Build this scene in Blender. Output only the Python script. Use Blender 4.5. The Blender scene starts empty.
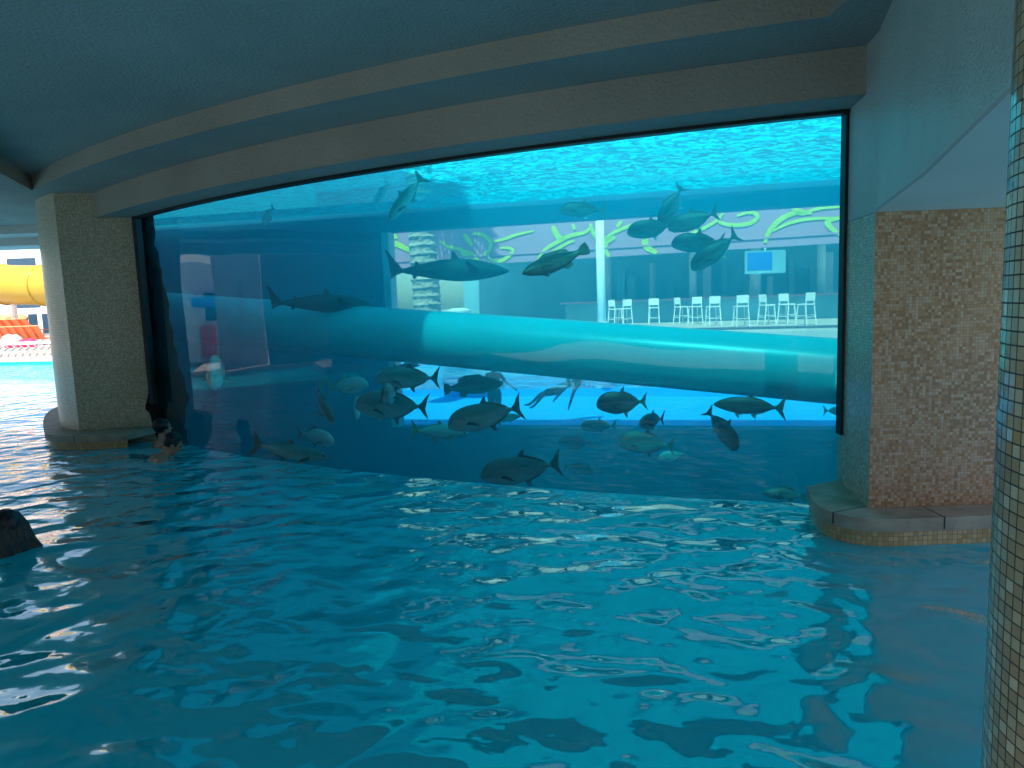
import bpy, bmesh, math, random
from mathutils import Vector, Matrix, noise
from mathutils.geometry import tessellate_polygon
random.seed(7)
R = math.radians
C = bpy.context.scene.collection
sc = bpy.context.scene

# ------------------------------------------------------------------ camera
FOC = 690.0; EYE = 1.8
_L = FOC / math.tan(R(6.6))
_U = -Vector((_L*math.sin(R(2.1)), -_L*math.cos(R(2.1)), -FOC)).normalized()
_f = Vector((0, 0, -1)); _Y = (_f - _f.dot(_U)*_U).normalized(); _X = _Y.cross(_U)
WM = Matrix((_X, _Y, _U))
cam = bpy.data.cameras.new('camera'); co = bpy.data.objects.new('camera', cam); C.objects.link(co)
co.matrix_world = Matrix.Translation((0, 0, EYE)) @ WM.to_4x4()
cam.sensor_width = 36; cam.lens = FOC/1024*36; cam.clip_end = 2000; cam.clip_start = 0.05
sc.camera = co
def ray(px, py): return WM @ Vector((px-512, -(py-384), -FOC))
def atz(px, py, z):
    r = ray(px, py); return r*((z-EYE)/r.z) + Vector((0, 0, EYE))
def aty(px, py, y):
    r = ray(px, py); return r*(y/r.y) + Vector((0, 0, EYE))

# ------------------------------------------------------------------ helpers
def obj(name, bm, mat, parent=None, smooth=False, kind=None, label=None, bevel=0):
    me = bpy.data.meshes.new(name)
    if isinstance(bm, bmesh.types.BMesh):
        bm.to_mesh(me); bm.free()
    else:
        me.from_pydata(*bm)
    for m in (mat if isinstance(mat, (list, tuple)) else [mat]): me.materials.append(m)
    if smooth:
        for p in me.polygons: p.use_smooth = True
    o = bpy.data.objects.new(name, me); C.objects.link(o)
    if parent: o.parent = parent
    if kind: o['kind'] = kind
    if label: o['label'] = label
    if bevel:
        b = o.modifiers.new('bevel', 'BEVEL'); b.width = bevel; b.segments = 3; b.limit_method = 'ANGLE'
    return o
def tag(o, label, cat, group=None):
    o['label'] = label; o['category'] = cat
    if group: o['group'] = group
    return o
def thing(name, label, cat, loc=(0, 0, 0), rotz=0, group=None):
    o = bpy.data.objects.new(name, None); C.objects.link(o)
    o.location = loc; o.rotation_euler = (0, 0, rotz); o.empty_display_size = .2
    return tag(o, label, cat, group)
def new(): return bmesh.new()
def box(bm, a, b, M=None):
    vs = [bm.verts.new((x, y, z)) for x in (a[0], b[0]) for y in (a[1], b[1]) for z in (a[2], b[2])]
    for f in ((0,1,3,2),(4,6,7,5),(0,4,5,1),(2,3,7,6),(0,2,6,4),(1,5,7,3)): bm.faces.new([vs[i] for i in f])
    if M is not None:
        for v in vs: v.co = M @ v.co
    return vs
def tube(bm, pts, rad, seg=10, cap=True):
    pts = [Vector(p) for p in pts]; n = len(pts)
    if not isinstance(rad, (list, tuple)): rad = [rad]*n
    rings = []; tot = (pts[-1]-pts[0]).normalized() if (pts[-1]-pts[0]).length > 1e-6 else Vector((1, 0, 0))
    up = Vector((0, 0, 1)) if abs(tot.z) < .8 else Vector((1, 0, 0))
    for i, p in enumerate(pts):
        t = (pts[min(i+1, n-1)] - pts[max(i-1, 0)]).normalized()
        a = t.cross(up)
        if a.length < .05: a = t.cross(Vector((0, 1, 0)))
        a.normalize(); b = t.cross(a)
        rings.append([bm.verts.new(p + rad[i]*(math.cos(k*2*math.pi/seg)*a + math.sin(k*2*math.pi/seg)*b)) for k in range(seg)])
    for i in range(n-1):
        for k in range(seg): bm.faces.new((rings[i][k], rings[i][(k+1) % seg], rings[i+1][(k+1) % seg], rings[i+1][k]))
    if cap: bm.faces.new(rings[0][::-1]); bm.faces.new(rings[-1])
def ell(bm, c, r, M=None, u=16, v=10):
    T = Matrix.Translation(c) @ (M.to_4x4() if M else Matrix()) @ Matrix.Diagonal((r[0], r[1], r[2], 1))
    top = bm.verts.new(T @ Vector((0, 0, 1))); bot = bm.verts.new(T @ Vector((0, 0, -1)))
    rg = [[bm.verts.new(T @ Vector((math.sin(math.pi*j/v)*math.cos(2*math.pi*i/u), math.sin(math.pi*j/v)*math.sin(2*math.pi*i/u), math.cos(math.pi*j/v)))) for i in range(u)] for j in range(1, v)]
    for i in range(u):
        k = (i+1) % u; bm.faces.new((top, rg[0][i], rg[0][k])); bm.faces.new((bot, rg[-1][k], rg[-1][i]))
        for j in range(v-2): bm.faces.new((rg[j][i], rg[j+1][i], rg[j+1][k], rg[j][k]))
def prism(bm, pts, z0, z1, holes=(), top=True, bottom=True):
    """solid from a plan outline, with holes"""
    loops = [[Vector((p[0], p[1], 0)) for p in l] for l in [pts]+list(holes)]
    flat = [p for l in loops for p in l]
    lo = [bm.verts.new((p.x, p.y, z0)) for p in flat]; hi = [bm.verts.new((p.x, p.y, z1)) for p in flat]
    k = 0
    for l in loops:
        for i in range(len(l)):
            a = k+i; b = k+(i+1) % len(l); bm.faces.new((lo[a], lo[b], hi[b], hi[a]))
        k += len(l)
    for t in tessellate_polygon(loops):
        if bottom: bm.faces.new([lo[i] for i in t])
        if top: bm.faces.new([hi[i] for i in t])
    bmesh.ops.recalc_face_normals(bm, faces=bm.faces)
def sheet(bm, pts, z, holes=()):
    loops = [[Vector((p[0], p[1], 0)) for p in l] for l in [pts]+list(holes)]
    flat = [bm.verts.new((p.x, p.y, z)) for l in loops for p in l]
    for t in tessellate_polygon(loops):
        f = bm.faces.new([flat[i] for i in t])
        f.normal_update()
        if f.normal.z < 0: f.normal_flip()
def ribbon(pts, z0, z1, nz=1, thick=0, closed=False):
    """vertical wall strip with uv in metres"""
    bm = new(); uv = bm.loops.layers.uv.new('uv'); s = 0; prev = None; n = len(pts)
    seq = list(pts)+([pts[0]] if closed else [])
    for i, p in enumerate(seq):
        if i: s += (Vector(p[:2])-Vector(seq[i-1][:2])).length
        cur = (bm.verts.new((p[0], p[1], z0)), bm.verts.new((p[0], p[1], z1)), s)
        if prev:
            f = bm.faces.new((prev[0], cur[0], cur[1], prev[1]))
            for l, (u, v) in zip(f.loops, ((prev[2], z0), (cur[2], z0), (cur[2], z1), (prev[2], z1))): l[uv].uv = (u, v)
        prev = cur
    return bm
def smooth_line(pts, n=8):
    pts = [Vector(p) for p in pts]; out = []
    for i in range(len(pts)-1):
        p0 = pts[max(i-1, 0)]; p1 = pts[i]; p2 = pts[i+1]; p3 = pts[min(i+2, len(pts)-1)]
        for k in range(n):
            t = k/n
            out.append(.5*((2*p1)+(-p0+p2)*t+(2*p0-5*p1+4*p2-p3)*t*t+(-p0+3*p1-3*p2+p3)*t**3))
    out.append(pts[-1]); return out

# ------------------------------------------------------------------ materials
def mat(name):
    m = bpy.data.materials.new(name); m.use_nodes = True; nt = m.node_tree
    for n in list(nt.nodes): nt.nodes.remove(n)
    out = nt.nodes.new('ShaderNodeOutputMaterial')
    def N(t, **kw):
        n = nt.nodes.new('ShaderNode'+t)
        for k, v in kw.items():
            if k in n.inputs and not hasattr(n, k): n.inputs[k].default_value = v
            else: setattr(n, k, v)
        return n
    def L(a, b): nt.links.new(a, b)
    return m, out, N, L
def S(n, **kw):
    for k, v in kw.items(): n.inputs[k.replace('_', ' ')].default_value = v
    return n
def col(*c): return (*c, 1) if len(c) == 3 else (c[0], c[0], c[0], 1)
def rough_mat(name, c, rough=.6, var=.15, scale=3, bump=.0, bscale=60, spec=.5, metal=0, detail=6, bdist=.01):
    """coloured surface with cloudy tone variation and a fine relief"""
    m, out, N, L = mat(name); p = N('BsdfPrincipled'); S(p, Roughness=rough, Metallic=metal); p.inputs['Specular IOR Level'].default_value = spec
    tc = N('TexCoord'); n = N('TexNoise'); S(n, Scale=scale, Detail=detail)
    L(tc.outputs['Object'], n.inputs['Vector'])
    cr = N('ValToRGB'); cr.color_ramp.elements[0].position = .3; cr.color_ramp.elements[1].position = .7
    cr.color_ramp.elements[0].color = col(*[x*(1-var) for x in c]); cr.color_ramp.elements[1].color = col(*[min(1, x*(1+var)) for x in c])
    L(n.outputs['Fac'], cr.inputs[0]); L(cr.outputs[0], p.inputs['Base Color'])
    if bump:
        b = N('Bump'); S(b, Strength=bump, Distance=bdist); n2 = N('TexNoise'); S(n2, Scale=bscale, Detail=4)
        L(tc.outputs['Object'], n2.inputs['Vector']); L(n2.outputs['Fac'], b.inputs['Height']); L(b.outputs[0], p.inputs['Normal'])
    L(p.outputs[0], out.inputs[0]); return m
def mosaic_mat(name, cols, size=.023, rough=.25, grout=(.30, .19, .13), patch=None):
    m, out, N, L = mat(name); p = N('BsdfPrincipled'); S(p, Roughness=rough)
    uv = N('UVMap'); sca = N('VectorMath', operation='SCALE'); sca.inputs['Scale'].default_value = 1/size
    L(uv.outputs[0], sca.inputs[0])
    fl = N('VectorMath', operation='FLOOR'); L(sca.outputs[0], fl.inputs[0])
    fr = N('VectorMath', operation='FRACTION'); L(sca.outputs[0], fr.inputs[0])
    wn = N('TexWhiteNoise', noise_dimensions='3D'); L(fl.outputs[0], wn.inputs['Vector'])
    cn = N('TexNoise'); S(cn, Scale=.035, Detail=3); L(fl.outputs[0], cn.inputs['Vector'])
    mx = N('Math', operation='MULTIPLY_ADD'); mx.inputs[1].default_value = 1.0; L(wn.outputs['Value'], mx.inputs[0])
    k = N('Math', operation='MULTIPLY_ADD'); k.inputs[1].default_value = 2.2; k.inputs[2].default_value = -1.1
    L(cn.outputs['Fac'], k.inputs[0]); L(k.outputs[0], mx.inputs[2])
    cr = N('ValToRGB'); cr.color_ramp.interpolation = 'CONSTANT'; e = cr.color_ramp.elements
    e[0].position = 0; e[0].color = col(*cols[0]); e[1].position = 1/len(cols); e[1].color = col(*cols[1])
    for i, c in enumerate(cols[2:]): x = e.new((i+2)/len(cols)); x.color = col(*c)
    L(mx.outputs[0], cr.inputs[0])
    sp = N('SeparateXYZ'); L(fr.outputs[0], sp.inputs[0]); masks = []
    for ax in ('X', 'Y'):
        a = N('Math', operation='SUBTRACT'); a.inputs[1].default_value = .5; L(sp.outputs[ax], a.inputs[0])
        b = N('Math', operation='ABSOLUTE'); L(a.outputs[0], b.inputs[0])
        g = N('Math', operation='GREATER_THAN'); g.inputs[1].default_value = .44; L(b.outputs[0], g.inputs[0]); masks.append(g)
    mm = N('Math', operation='MAXIMUM'); L(masks[0].outputs[0], mm.inputs[0]); L(masks[1].outputs[0], mm.inputs[1])
    mc = N('Mix', data_type='RGBA'); L(mm.outputs[0], mc.inputs['Factor']); L(cr.outputs[0], mc.inputs['A']); mc.inputs['B'].default_value = col(*grout)
    L(mc.outputs['Result'], p.inputs['Base Color'])
    rr = N('Math', operation='MULTIPLY_ADD'); rr.inputs[1].default_value = .6; rr.inputs[2].default_value = rough; L(mm.outputs[0], rr.inputs[0]); L(rr.outputs[0], p.inputs['Roughness'])
    # every tile sits at its own slight tilt
    geo = N('NewGeometry'); sv = N('VectorMath', operation='SUBTRACT'); sv.inputs[1].default_value = (.5, .5, .5); L(wn.outputs['Color'], sv.inputs[0])
    ss = N('VectorMath', operation='SCALE'); ss.inputs['Scale'].default_value = .09; L(sv.outputs[0], ss.inputs[0])
    ad = N('VectorMath', operation='ADD'); L(geo.outputs['Normal'], ad.inputs[0]); L(ss.outputs[0], ad.inputs[1])
    nn = N('VectorMath', operation='NORMALIZE'); L(ad.outputs[0], nn.inputs[0])
    bp = N('Bump', invert=True); S(bp, Strength=.5, Distance=.002); L(mm.outputs[0], bp.inputs['Height']); L(nn.outputs[0], bp.inputs['Normal'])
    L(bp.outputs[0], p.inputs['Normal']); L(p.outputs[0], out.inputs[0]); return m

TANS = [(.40,.18,.085), (.50,.245,.13), (.55,.29,.165), (.58,.33,.205), (.53,.245,.115), (.60,.37,.24), (.45,.20,.085), (.57,.31,.18)]
WINDOW_LIT = [(.54,.41,.26), (.63,.50,.34), (.60,.47,.33), (.70,.55,.39), (.74,.61,.45), (.56,.42,.27)]
M_MOS = mosaic_mat('tan_mosaic', TANS)
M_MOSG = mosaic_mat('window_lit_mosaic', WINDOW_LIT)  # same tile as the tan one, light by the window put into its tone
M_MOSN = mosaic_mat('column_mosaic', [(.52,.30,.16), (.66,.42,.24), (.58,.37,.21), (.74,.52,.33), (.64,.34,.16)], size=.026, rough=.14, grout=(.06,.05,.04))
M_MOSP = mosaic_mat('daylit_mosaic', [(.80,.52,.34), (.88,.63,.44), (.90,.70,.50), (.84,.56,.36)], rough=.3)  # same tile again, outdoor daylight put into the paler colour
M_BAND = mosaic_mat('band_mosaic', [(.62,.33,.13), (.68,.38,.17), (.74,.44,.22)], size=.035)
M_CEIL = rough_mat('ceiling_plaster', (.39,.365,.35), .9, .10, 1.0, .8, 30, bdist=.025)
M_BEAM = rough_mat('beam_plaster', (.50,.37,.30), .9, .10, 1.0, .8, 35, bdist=.02)
M_STUC = rough_mat('rough_stucco', (.80,.72,.66), .35, .08, 1.5, 1.0, 60, bdist=.03)
M_SOFF = rough_mat('smooth_soffit', (.62,.56,.55), .8, .05, 1.0, .2, 60)
M_BLACK = rough_mat('black_gasket', (.012,.012,.014), .5, .1, 5)
M_ROCK = rough_mat('dark_rock', (.006,.007,.008), .9, .4, 3, 1, 8, bdist=.05)
M_COPE = rough_mat('coping_stone', (.44,.32,.24), .6, .25, 5, .5, 70, bdist=.004)
M_TANKW = rough_mat('tank_blue_paint', (.0,.11,.21), .8, .12, .8)
M_SILL = rough_mat('pale_concrete', (.55,.62,.62), .7, .1, 2)
M_TANKF = rough_mat('tank_floor_paint', (.0,.09,.15), .9, .2, 1.2)
M_ROOF = rough_mat('roof_slab', (.35,.33,.31), .9)
M_WHITE = rough_mat('white_paint', (.80,.79,.77), .5, .05)
M_DECK = rough_mat('deck_paving', (.42,.37,.34), .8, .12, .7, .3, 20)
M_MAUVE = rough_mat('mauve_render', (.50,.40,.43), .8, .12, .4)
M_FASC = rough_mat('fascia_mauve', (.42,.21,.29), .6, .06, .6)
M_LIME = rough_mat('lime_scroll', (.78,.95,.12), .5, .03)
M_DARKW = rough_mat('bar_dark_wood', (.14,.10,.09), .6, .3, 2)
M_SCREEN = rough_mat('tv_screen', (.03,.07,.12), .2, .1)
M_BLUE = rough_mat('royal_blue_cloth', (.02,.10,.65), .7, .2)
M_RED = rough_mat('red_cloth', (.65,.05,.06), .7, .2)
M_ORANGE = rough_mat('orange_sling', (.85,.25,.10), .6, .12, 6)
M_YELLOW = rough_mat('yellow_fibreglass', (.46,.31,.03), .3, .06, 1)
M_PINKT = rough_mat('magenta_towel', (.75,.03,.14), .8, .15, 8)
M_TANROCK = rough_mat('tan_rock', (.42,.30,.14), .9, .35, 1.5, 1, 5, bdist=.1)
M_PARASOL = rough_mat('pink_parasol', (.80,.30,.22), .8, .08)
def hair_mat():
    m, out, N, L = mat('wet_black_hair'); p = N('BsdfPrincipled'); S(p, Base_Color=col(.005, .004, .005), Roughness=.32)
    tc = N('TexCoord'); mp = N('Mapping'); mp.inputs['Scale'].default_value = (70, 70, 5); L(tc.outputs['Object'], mp.inputs[0])
    n = N('TexNoise'); S(n, Scale=1, Detail=3); L(mp.outputs[0], n.inputs[0]); b = N('Bump'); S(b, Strength=1, Distance=.012); L(n.outputs['Fac'], b.inputs['Height']); L(b.outputs[0], p.inputs['Normal']); L(p.outputs[0], out.inputs[0]); return m
M_HAIR = hair_mat()
M_SKIN = rough_mat('skin', (.42,.22,.15), .45, .06, 6)
M_SKIN2 = rough_mat('skin_tanned', (.46,.20,.13), .45, .06, 6)
M_SWIM = rough_mat('dark_swimwear', (.02,.02,.04), .6)
M_EYE = rough_mat('eye_black', (.01,.01,.01), .1)
M_TRUNK = rough_mat('palm_bark', (.34,.31,.25), .9, .3, 6, 1, 12, bdist=.05)
M_BARW = rough_mat('bar_hazed_panel', (.16,.36,.42), .8, .25, .5)  # cyan haze of the tank water put into this colour
M_FINP = rough_mat('pale_fin_skin', (.45,.52,.48), .5, .2, 20)
M_PFLOOR = rough_mat('pool_floor_plaster', (.04,.50,.74), .7, .06, .6)
M_LINE = rough_mat('dark_line_tile', (.0,.005,.01), .4)

# pool water
def water_mat(name, body, trans, bumps, gl=1.0, ref=1.33, rough=.015, tint=(.75,.93,.95)):
    m, out, N, L = mat(name)
    tc = N('TexCoord'); mp = N('Mapping'); mp.inputs['Rotation'].default_value = (0, 0, R(25)); mp.inputs['Scale'].default_value = (.92, 1.1, 1); L(tc.outputs['Object'], mp.inputs[0])
    last = None
    for sc_, dist, det, dis in bumps:
        n = N('TexNoise'); S(n, Scale=sc_, Detail=det, Roughness=.45, Distortion=dis); L(mp.outputs[0], n.inputs['Vector'])
        b = N('Bump'); S(b, Strength=1, Distance=dist); L(n.outputs['Fac'], b.inputs['Height'])
        if last: L(last.outputs[0], b.inputs['Normal'])
        last = b
    fr = N('Fresnel'); S(fr, IOR=ref); L(last.outputs[0], fr.inputs['Normal'])
    g = N('BsdfGlossy'); S(g, Roughness=rough, Color=col(gl)); L(last.outputs[0], g.inputs['Normal'])
    d = N('BsdfDiffuse'); S(d, Color=col(*body))
    t = N('BsdfTransparent'); S(t, Color=col(*tint))
    m1 = N('MixShader'); m1.inputs[0].default_value = trans; L(d.outputs[0], m1.inputs[1]); L(t.outputs[0], m1.inputs[2])
    m2 = N('MixShader'); L(fr.outputs[0], m2.inputs[0]); L(m1.outputs[0], m2.inputs[1]); L(g.outputs[0], m2.inputs[2])
    L(m2.outputs[0], out.inputs[0]); return m
M_WATER = water_mat('pool_water', (.0,.64,.80), .25, [(.8,.06,0,.3), (2.6,.082,.5,.6), (6.5,.014,.4,.4), (15,.0015,1,.3)], ref=2.1)
M_WATERF = water_mat('far_pool_water', (.0,.75,.85), .72, [(1.6,.08,1,.5), (5,.02,1,.5)], tint=(.8,.97,1))
M_PFLOORF = rough_mat('azure_pool_plaster', (.0,.40,.80), .7, .04, .6)
# tank surface from below: water's cyan cast and light flecks put into the shader
def tank_surface_mat():
    m, out, N, L = mat('tank_surface')
    tc = N('TexCoord'); mp = N('Mapping'); mp.inputs['Scale'].default_value = (1, 1.3, 1); L(tc.outputs['Object'], mp.inputs[0])
    n = N('TexNoise'); S(n, Scale=6, Detail=4, Roughness=.6, Distortion=.8); L(mp.outputs[0], n.inputs['Vector'])
    b = N('Bump'); S(b, Strength=1, Distance=.22); L(n.outputs['Fac'], b.inputs['Height'])
    tr = N('BsdfTranslucent'); S(tr, Color=col(.0, .62, .74)); L(b.outputs[0], tr.inputs['Normal'])
    g = N('BsdfGlossy'); S(g, Roughness=.03); L(b.outputs[0], g.inputs['Normal']); fr = N('Fresnel'); S(fr, IOR=1.33); L(b.outputs[0], fr.inputs['Normal'])
    t = N('BsdfTransparent'); S(t, Color=col(.12, .90, .98))
    n2 = N('TexNoise'); S(n2, Scale=6.0, Detail=4, Roughness=.6, Distortion=1.2); L(mp.outputs[0], n2.inputs['Vector'])
    cr = N('ValToRGB'); cr.color_ramp.elements[0].position = .44; cr.color_ramp.elements[1].position = .55; L(n2.outputs['Fac'], cr.inputs[0])
    cr.color_ramp.elements[0].color = col(.08); cr.color_ramp.elements[1].color = col(.9)
    m1 = N('MixShader'); L(cr.outputs[0], m1.inputs[0]); L(tr.outputs[0], m1.inputs[1]); L(g.outputs[0], m1.inputs[2])
    m2 = N('MixShader'); m2.inputs[0].default_value = .28; L(m1.outputs[0], m2.inputs[1]); L(t.outputs[0], m2.inputs[2])
    L(m2.outputs[0], out.inputs[0]); return m
M_TSURF = tank_surface_mat()
def glass_mat(name, tint, ior=1.5, boost=1.0):
    m, out, N, L = mat(name); fr = N('Fresnel'); S(fr, IOR=ior); g = N('BsdfGlossy'); S(g, Roughness=.0)
    tc = N('TexCoord'); n = N('TexNoise'); S(n, Scale=.5, Detail=1); L(tc.outputs['Object'], n.inputs[0]); b = N('Bump'); S(b, Strength=1, Distance=.02); L(n.outputs['Fac'], b.inputs['Height']); L(b.outputs[0], g.inputs['Normal'])
    t = N('BsdfTransparent'); S(t, Color=col(*tint)); x = N('MixShader')
    mu = N('Math', operation='MULTIPLY'); mu.inputs[1].default_value = boost; L(fr.outputs[0], mu.inputs[0])
    L(mu.outputs[0], x.inputs[0]); L(t.outputs[0], x.inputs[1]); L(g.outputs[0], x.inputs[2]); L(x.outputs[0], out.inputs[0]); return m
M_GLASS = glass_mat('acrylic_pane', (.97,.99,1), 1.62)
M_GLASSF = glass_mat('far_acrylic_pane', (.97,.99,1))
def volume_mat():
    m, out, N, L = mat('tank_water_volume')
    a = N('VolumeAbsorption'); S(a, Color=col(.0, .92, .975), Density=.22)
    s = N('VolumeScatter'); S(s, Color=col(.0, .72, 1.0), Density=.11, Anisotropy=.0)
    x = N('AddShader'); L(a.outputs[0], x.inputs[0]); L(s.outputs[0], x.inputs[1]); L(x.outputs[0], out.inputs['Volume']); return m
M_VOL = volume_mat()
def tube_mat():
    m, out, N, L = mat('clear_acrylic_tube'); p = N('BsdfPrincipled'); S(p, Base_Color=col(.42, .68, .72), Roughness=.28, IOR=1.5)
    tc = N('TexCoord'); n = N('TexNoise'); S(n, Scale=1.2, Detail=4); L(tc.outputs['Object'], n.inputs[0])
    cr = N('ValToRGB'); cr.color_ramp.elements[0].color = col(.02, .62, .72); cr.color_ramp.elements[1].color = col(.05, .78, .86); L(n.outputs['Fac'], cr.inputs[0]); L(cr.outputs[0], p.inputs['Base Color'])
    t = N('BsdfTransparent'); x = N('MixShader'); x.inputs[0].default_value = .04; L(p.outputs[0], x.inputs[1]); L(t.outputs[0], x.inputs[2]); L(x.outputs[0], out.inputs[0]); return m
M_TUBE = tube_mat()
def fish_mat(name, back, belly, pos=.55, rough=.35):
    m, out, N, L = mat(name); p = N('BsdfPrincipled'); S(p, Roughness=rough, Metallic=.15)
    tc = N('TexCoord'); sp = N('SeparateXYZ'); L(tc.outputs['Generated'], sp.inputs[0])
    n = N('TexNoise'); S(n, Scale=9, Detail=4); L(tc.outputs['Generated'], n.inputs[0])
    ma = N('Math', operation='MULTIPLY_ADD'); ma.inputs[1].default_value = .25; L(n.outputs['Fac'], ma.inputs[0]); L(sp.outputs['Z'], ma.inputs[2])
    cr = N('ValToRGB'); cr.color_ramp.elements[0].position = pos-.12; cr.color_ramp.elements[1].position = pos+.25
    cr.color_ramp.elements[0].color = col(*belly); cr.color_ramp.elements[1].color = col(*back)
    L(ma.outputs[0], cr.inputs[0]); L(cr.outputs[0], p.inputs['Base Color'])
    b = N('Bump'); S(b, Strength=.3, Distance=.004); v = N('TexVoronoi'); S(v, Scale=60); L(tc.outputs['Generated'], v.inputs['Vector']); L(v.outputs['Distance'], b.inputs['Height']); L(b.outputs[0], p.inputs['Normal'])
    L(p.outputs[0], out.inputs[0]); return m
M_FD = fish_mat('dark_fish_skin', (.045,.06,.06), (.30,.36,.33), .48)
M_FM = fish_mat('grey_fish_skin', (.12,.16,.15), (.60,.66,.62), .5)
M_FS = fish_mat('silver_fish_skin', (.50,.56,.52), (.95,.97,.92), .45, .22)
M_FIN = rough_mat('fin_skin', (.12,.15,.13), .5, .2, 20)
M_FINY = rough_mat('yellowish_fin_skin', (.40,.42,.16), .5, .2, 20)
M_SHARK = fish_mat('shark_skin', (.05,.06,.06), (.12,.14,.14), .25, .6)
M_MOUTH = rough_mat('red_mouth', (.45,.06,.05), .5)

# ------------------------------------------------------------------ plan of the place
GC = Vector((8.10, 24.83)); GR = 19.84            # centre and radius of the bowed window
def garc(off, x0, x1, n=40):
    r = GR+off; a0 = math.asin((x0-GC.x)/r); a1 = math.asin((x1-GC.x)/r)
    return [(GC.x+r*math.sin(a0+(a1-a0)*i/n), GC.y-r*math.cos(a0+(a1-a0)*i/n)) for i in range(n+1)]
GLx, GRx = -5.24, 2.74
glass = garc(0, GLx, GRx)
BL, BR = (-9.0, 16.45), (7.2, 12.72)              # back line of the tank
def bline(t): return (BL[0]+(BR[0]-BL[0])*t, BL[1]+(BR[1]-BL[1])*t)
def bat(x): return BL[1]+(x-BL[0])/(BR[0]-BL[0])*(BR[1]-BL[1])
ZS = 3.85                                          # tank water level
Z1, Z2, Z3 = 3.23, 3.57, 3.77                      # window head, soffit, tray ceiling

# water, floors
tank_plan = glass+[BR, BL]
px0, px1, py0, py1 = -16.5, 9.5, -9, 27.5
outer = [(px0, py0), (px1, py0), (px1, 4.9), (7.2, 5.2), (7.2, 12.72), (10.5, 12.0), (10.5, 19.0), (-3.5, 24.3), (-10, 27), (-24, 30), (-24, 12), (px0, 12)]
# the open pool runs round the tank: one sheet with the tank cut out
pool_out = [(-13.6, -3.4), (9.5, -3.4), (9.5, 4.9), (2.9, 5.4)] + garc(.012, GLx, GRx)[::-1] + [(BL[0]-.3, BL[1]+.1), (BL[0], BL[1]+.3), (BR[0], BR[1]+.3), (12, 12.2), (12, 19.4), (-4.5, 24.0), (-8, 26), (-24, 30.6), (-24, 12.4), (-16.5, 12.4), (-16.5, 5.3), (-13.6, 5.3)]
ia = pool_out.index((BL[0], BL[1]+.3)); ib = pool_out.index((-24, 30.6))
far_out = pool_out[ia:ib+1]+[(-24, 22)]; pool_out = pool_out[:ia+1]+[(-24, 22)]+pool_out[ib+1:]
bm = new(); sheet(bm, pool_out, 0); obj('pool_water', bm, M_WATER, kind='structure')
bm = new(); sheet(bm, pool_out, -1.25); obj('pool_floor', bm, M_PFLOOR, kind='structure')
bm = new(); sheet(bm, far_out, 0); obj('far_pool_water', bm, M_WATERF, kind='structure')
bm = new(); sheet(bm, far_out, -1.25); obj('far_pool_floor', bm, M_PFLOORF, kind='structure')
bm = ribbon([(p[0]-.02, p[1]-.02) for p in far_out[2:7]], -1.3, .1); obj('far_pool_side', bm, M_PFLOORF, kind='structure')
bm = new()
lp = smooth_line([atz(*p, -1.25).to_2d() for p in ((-40, 728), (0, 737), (22, 741), (48, 752), (62, 768), (70, 800))], 8)
for i in range(len(lp)-1):
    a, b = lp[i], lp[i+1]; n = Vector((-(b-a).y, (b-a).x)).normalized()*.05
    bm.faces.new([bm.verts.new((q.x, q.y, -1.245)) for q in (a-n, b-n, b+n, a+n)])
obj('floor_line', bm, M_LINE, kind='structure')

# ground all the way out
gp = [(-300, -300), (300, -300), (300, 400), (-300, 400)]
hole = [(-13.7, -3.5), (12.1, -3.5), (12.1, 19.45), (-4.5, 24.1), (-8, 26.1), (-24.1, 30.7), (-24.1, 12.3), (-16.6, 12.3), (-16.6, 5.2), (-13.7, 5.2)]
bm = new(); prism(bm, gp, -1.4, .12, [hole], bottom=False); obj('ground', bm, M_DECK, kind='structure')

# tank ------------------------------------------------------------------
tank = thing('aquarium_tank', 'big outdoor fish tank with dark blue walls behind the bowed window', 'aquarium')
W0 = (-2.68, 3.42, -.80)                           # far window: left x, top z, bottom z
def wallbox(bm, x0, x1, z0, z1, t=.35):
    d = Vector((BR[0]-BL[0], BR[1]-BL[1])).normalized(); n = Vector((-d.y, d.x))*t
    a = Vector((x0, bat(x0))); b = Vector((x1, bat(x1)))
    prism(bm, [a, b, b+n, a+n], z0, z1)
bm = new(); wallbox(bm, -9.0, W0[0], -3, 4.05); obj('back_wall', bm, M_TANKW, tank)
bm = new(); wallbox(bm, W0[0]+.001, 7.2, -3, W0[2]); obj('lower_wall', bm, M_TANKW, tank)
bm = new(); wallbox(bm, W0[0]+.001, 7.2, W0[1], 4.05); obj('upper_beam', bm, M_TANKW, tank)
bm = new()
d = Vector((BR[0]-BL[0], BR[1]-BL[1])).normalized(); nn = Vector((-d.y, d.x))
a = Vector((W0[0]+.002, bat(W0[0]+.002))); prism(bm, [a, a+d*.16, a+d*.16+nn*.34, a+nn*.34], W0[2]+.002, W0[1]-.002); obj('window_jamb', bm, M_SILL, tank)
bm = new(); a = Vector((W0[0]+.2, bat(W0[0]+.2)))+nn*.2; b = Vector((7.2, bat(7.2)))+nn*.2
bm.faces.new([bm.verts.new((p.x, p.y, z)) for p, z in ((a, W0[2]), (b, W0[2]), (b, W0[1]), (a, W0[1]))]); obj('far_pane', bm, M_GLASSF, tank)
bm = new(); prism(bm, [(GLx, glass[0][1]), (GLx-.3, glass[0][1]+.1), (BL[0]-.3, BL[1]), BL], -3, 4.05); obj('side_wall', bm, M_TANKW, tank)
bm = new(); prism(bm, [(2.78, 5.76), BR, (BR[0]+.4, BR[1]), (3.3, 5.76)], -3, 4.05); obj('side_wall', bm, M_TANKW, tank)
bm = new(); sheet(bm, tank_plan, -3.0); obj('tank_floor', bm, M_TANKF, tank)
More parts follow.
